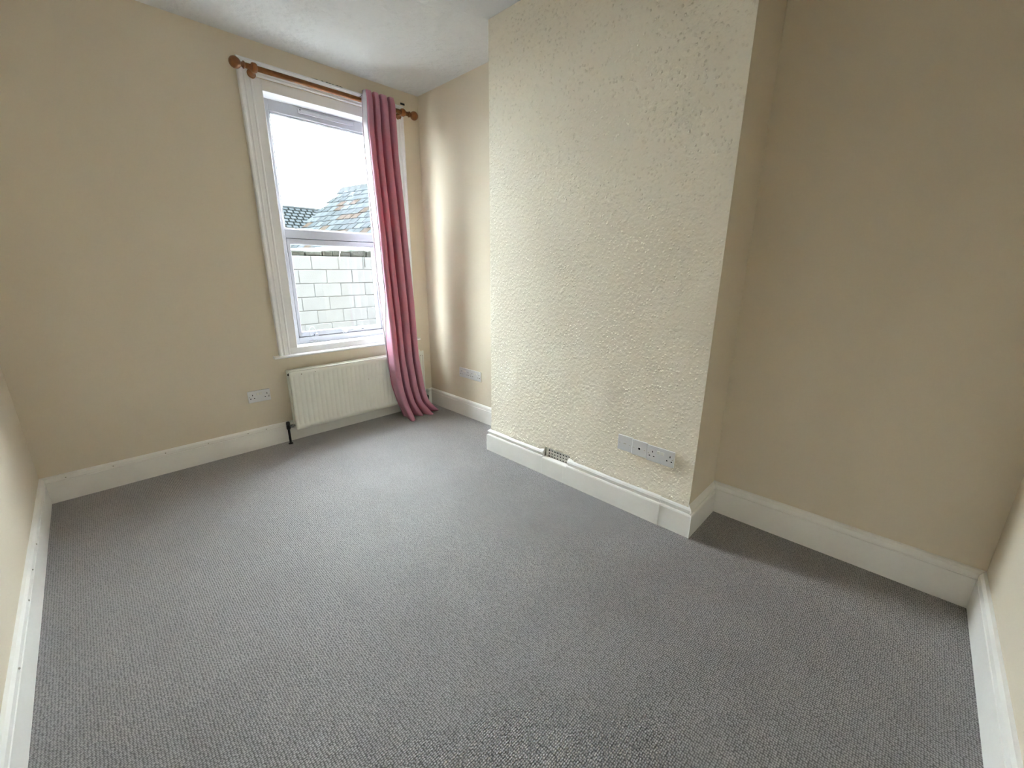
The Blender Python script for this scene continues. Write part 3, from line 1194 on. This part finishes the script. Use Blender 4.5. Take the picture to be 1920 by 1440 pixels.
# individual tiles
rows_n, cols_n = 12, 14
ex = RS / rows_n
tw = RL / cols_n
slope_l = math.sqrt(1 + RISE * RISE)
tile_mes = []
for k in range(6):
    random.seed(20 + k)
    bm = bmesh.new()
    add_box(bm, (-tw * .47, -.004, -.002), (tw * .47, ex * slope_l * 1.22, .026), .005, 1)
    for v in bm.verts:
        if v.co.y > .1:
            v.co += Vector((random.uniform(-.010, .010), random.uniform(-.016, .016), random.uniform(0, .012)))
    bmesh.ops.recalc_face_normals(bm, faces=bm.faces[:])
    me = bpy.data.meshes.new('roof_tile')
    bm.to_mesh(me)
    bm.free()
    me.materials.append(M_tiles[(0, 1, 0, 1, 2, 1)[k]])
    tile_mes.append(me)
random.seed(31)
down = (nv - Vector((0, 0, RISE))).normalized()
for r in range(rows_n):
    for c in range(-1, cols_n):
        a = (c + .5 + (.5 if r % 2 else 0)) * tw
        if a < .02 or a > RL - .02:
            continue
        base = on_roof(a, r * ex, .010)
        lift = .055
        yax = (down + (nv * RISE + Vector((0, 0, 1))).normalized() * lift).normalized()
        xax = dv.copy()
        zax = xax.cross(yax).normalized()
        if zax.z < 0:
            xax = -xax
            zax = -zax
        m4 = Matrix((xax, yax, zax)).transposed().to_4x4()
        m4.translation = base
        o = bpy.data.objects.new('roof_tile', random.choice(tile_mes))
        C.objects.link(o)
        o.matrix_world = m4
        adopt(o, ob)
# ridge caps
for k in range(8):
    a0, a1 = k * RL / 8 - .03, (k + 1) * RL / 8 - .04
    secs = []
    for a in (a0, a1):
        q = R1 + dv * a
        s_ = []
        for t in (-1.0, -.5, 0, .5, 1.0):
            s_.append(tuple(q + nv * .16 * t + Vector((0, 0, .085 - .15 * abs(t) ** 1.3))))
        for t in (1.0, 0, -1.0):
            s_.append(tuple(q + nv * .15 * t + Vector((0, 0, .055 - .15 * abs(t)))))
        secs.append(s_)
    adopt(loft('ridge_tile', secs, M_ridge), ob)
# eaves gutter
g0, g1 = on_roof(-.05, RS + .05, -.02), on_roof(RL, RS + .05, -.02)
adopt(tube('gutter', [g0, g1], .075, M_gutter, None, 12), ob)

# far house
fh = tag(empty('far_house', (5.6, 17.7, GZ)), 'distant house with a small tiled grey roof on the left', 'building')
FRY, FRZ = D + 14.0, 3.44
bm = bmesh.new()
me = bpy.data.meshes.new('roof')
# roof as its own flat slab in local space so that its tile rows follow the slope
sl = math.atan2(1.9, 2.3)
Ls = math.hypot(1.9, 2.3)
bm = bmesh.new()
add_box(bm, (-5, -Ls, -.06), (5, 0, 0))
bm.to_mesh(me)
bm.free()
me.materials.append(M_farroof)
ro = bpy.data.objects.new('roof', me)
C.objects.link(ro)
ro.location = (5.6, FRY, FRZ)
ro.rotation_euler = (sl, 0, 0)
bpy.context.view_layer.update()
adopt(ro, fh)
ro2 = bpy.data.objects.new('roof', me)
C.objects.link(ro2)
ro2.location = (5.6, FRY, FRZ)
ro2.rotation_euler = (sl, 0, math.pi)
adopt(ro2, fh)
adopt(box('wall', (.75, FRY - 2.1, GZ), (10.4, FRY + 2.1, FRZ - 1.80), M_render), fh)
adopt(tube('ridge', [(0.55, FRY, FRZ), (10.65, FRY, FRZ)], .05, M_ridge, None, 8), fh)
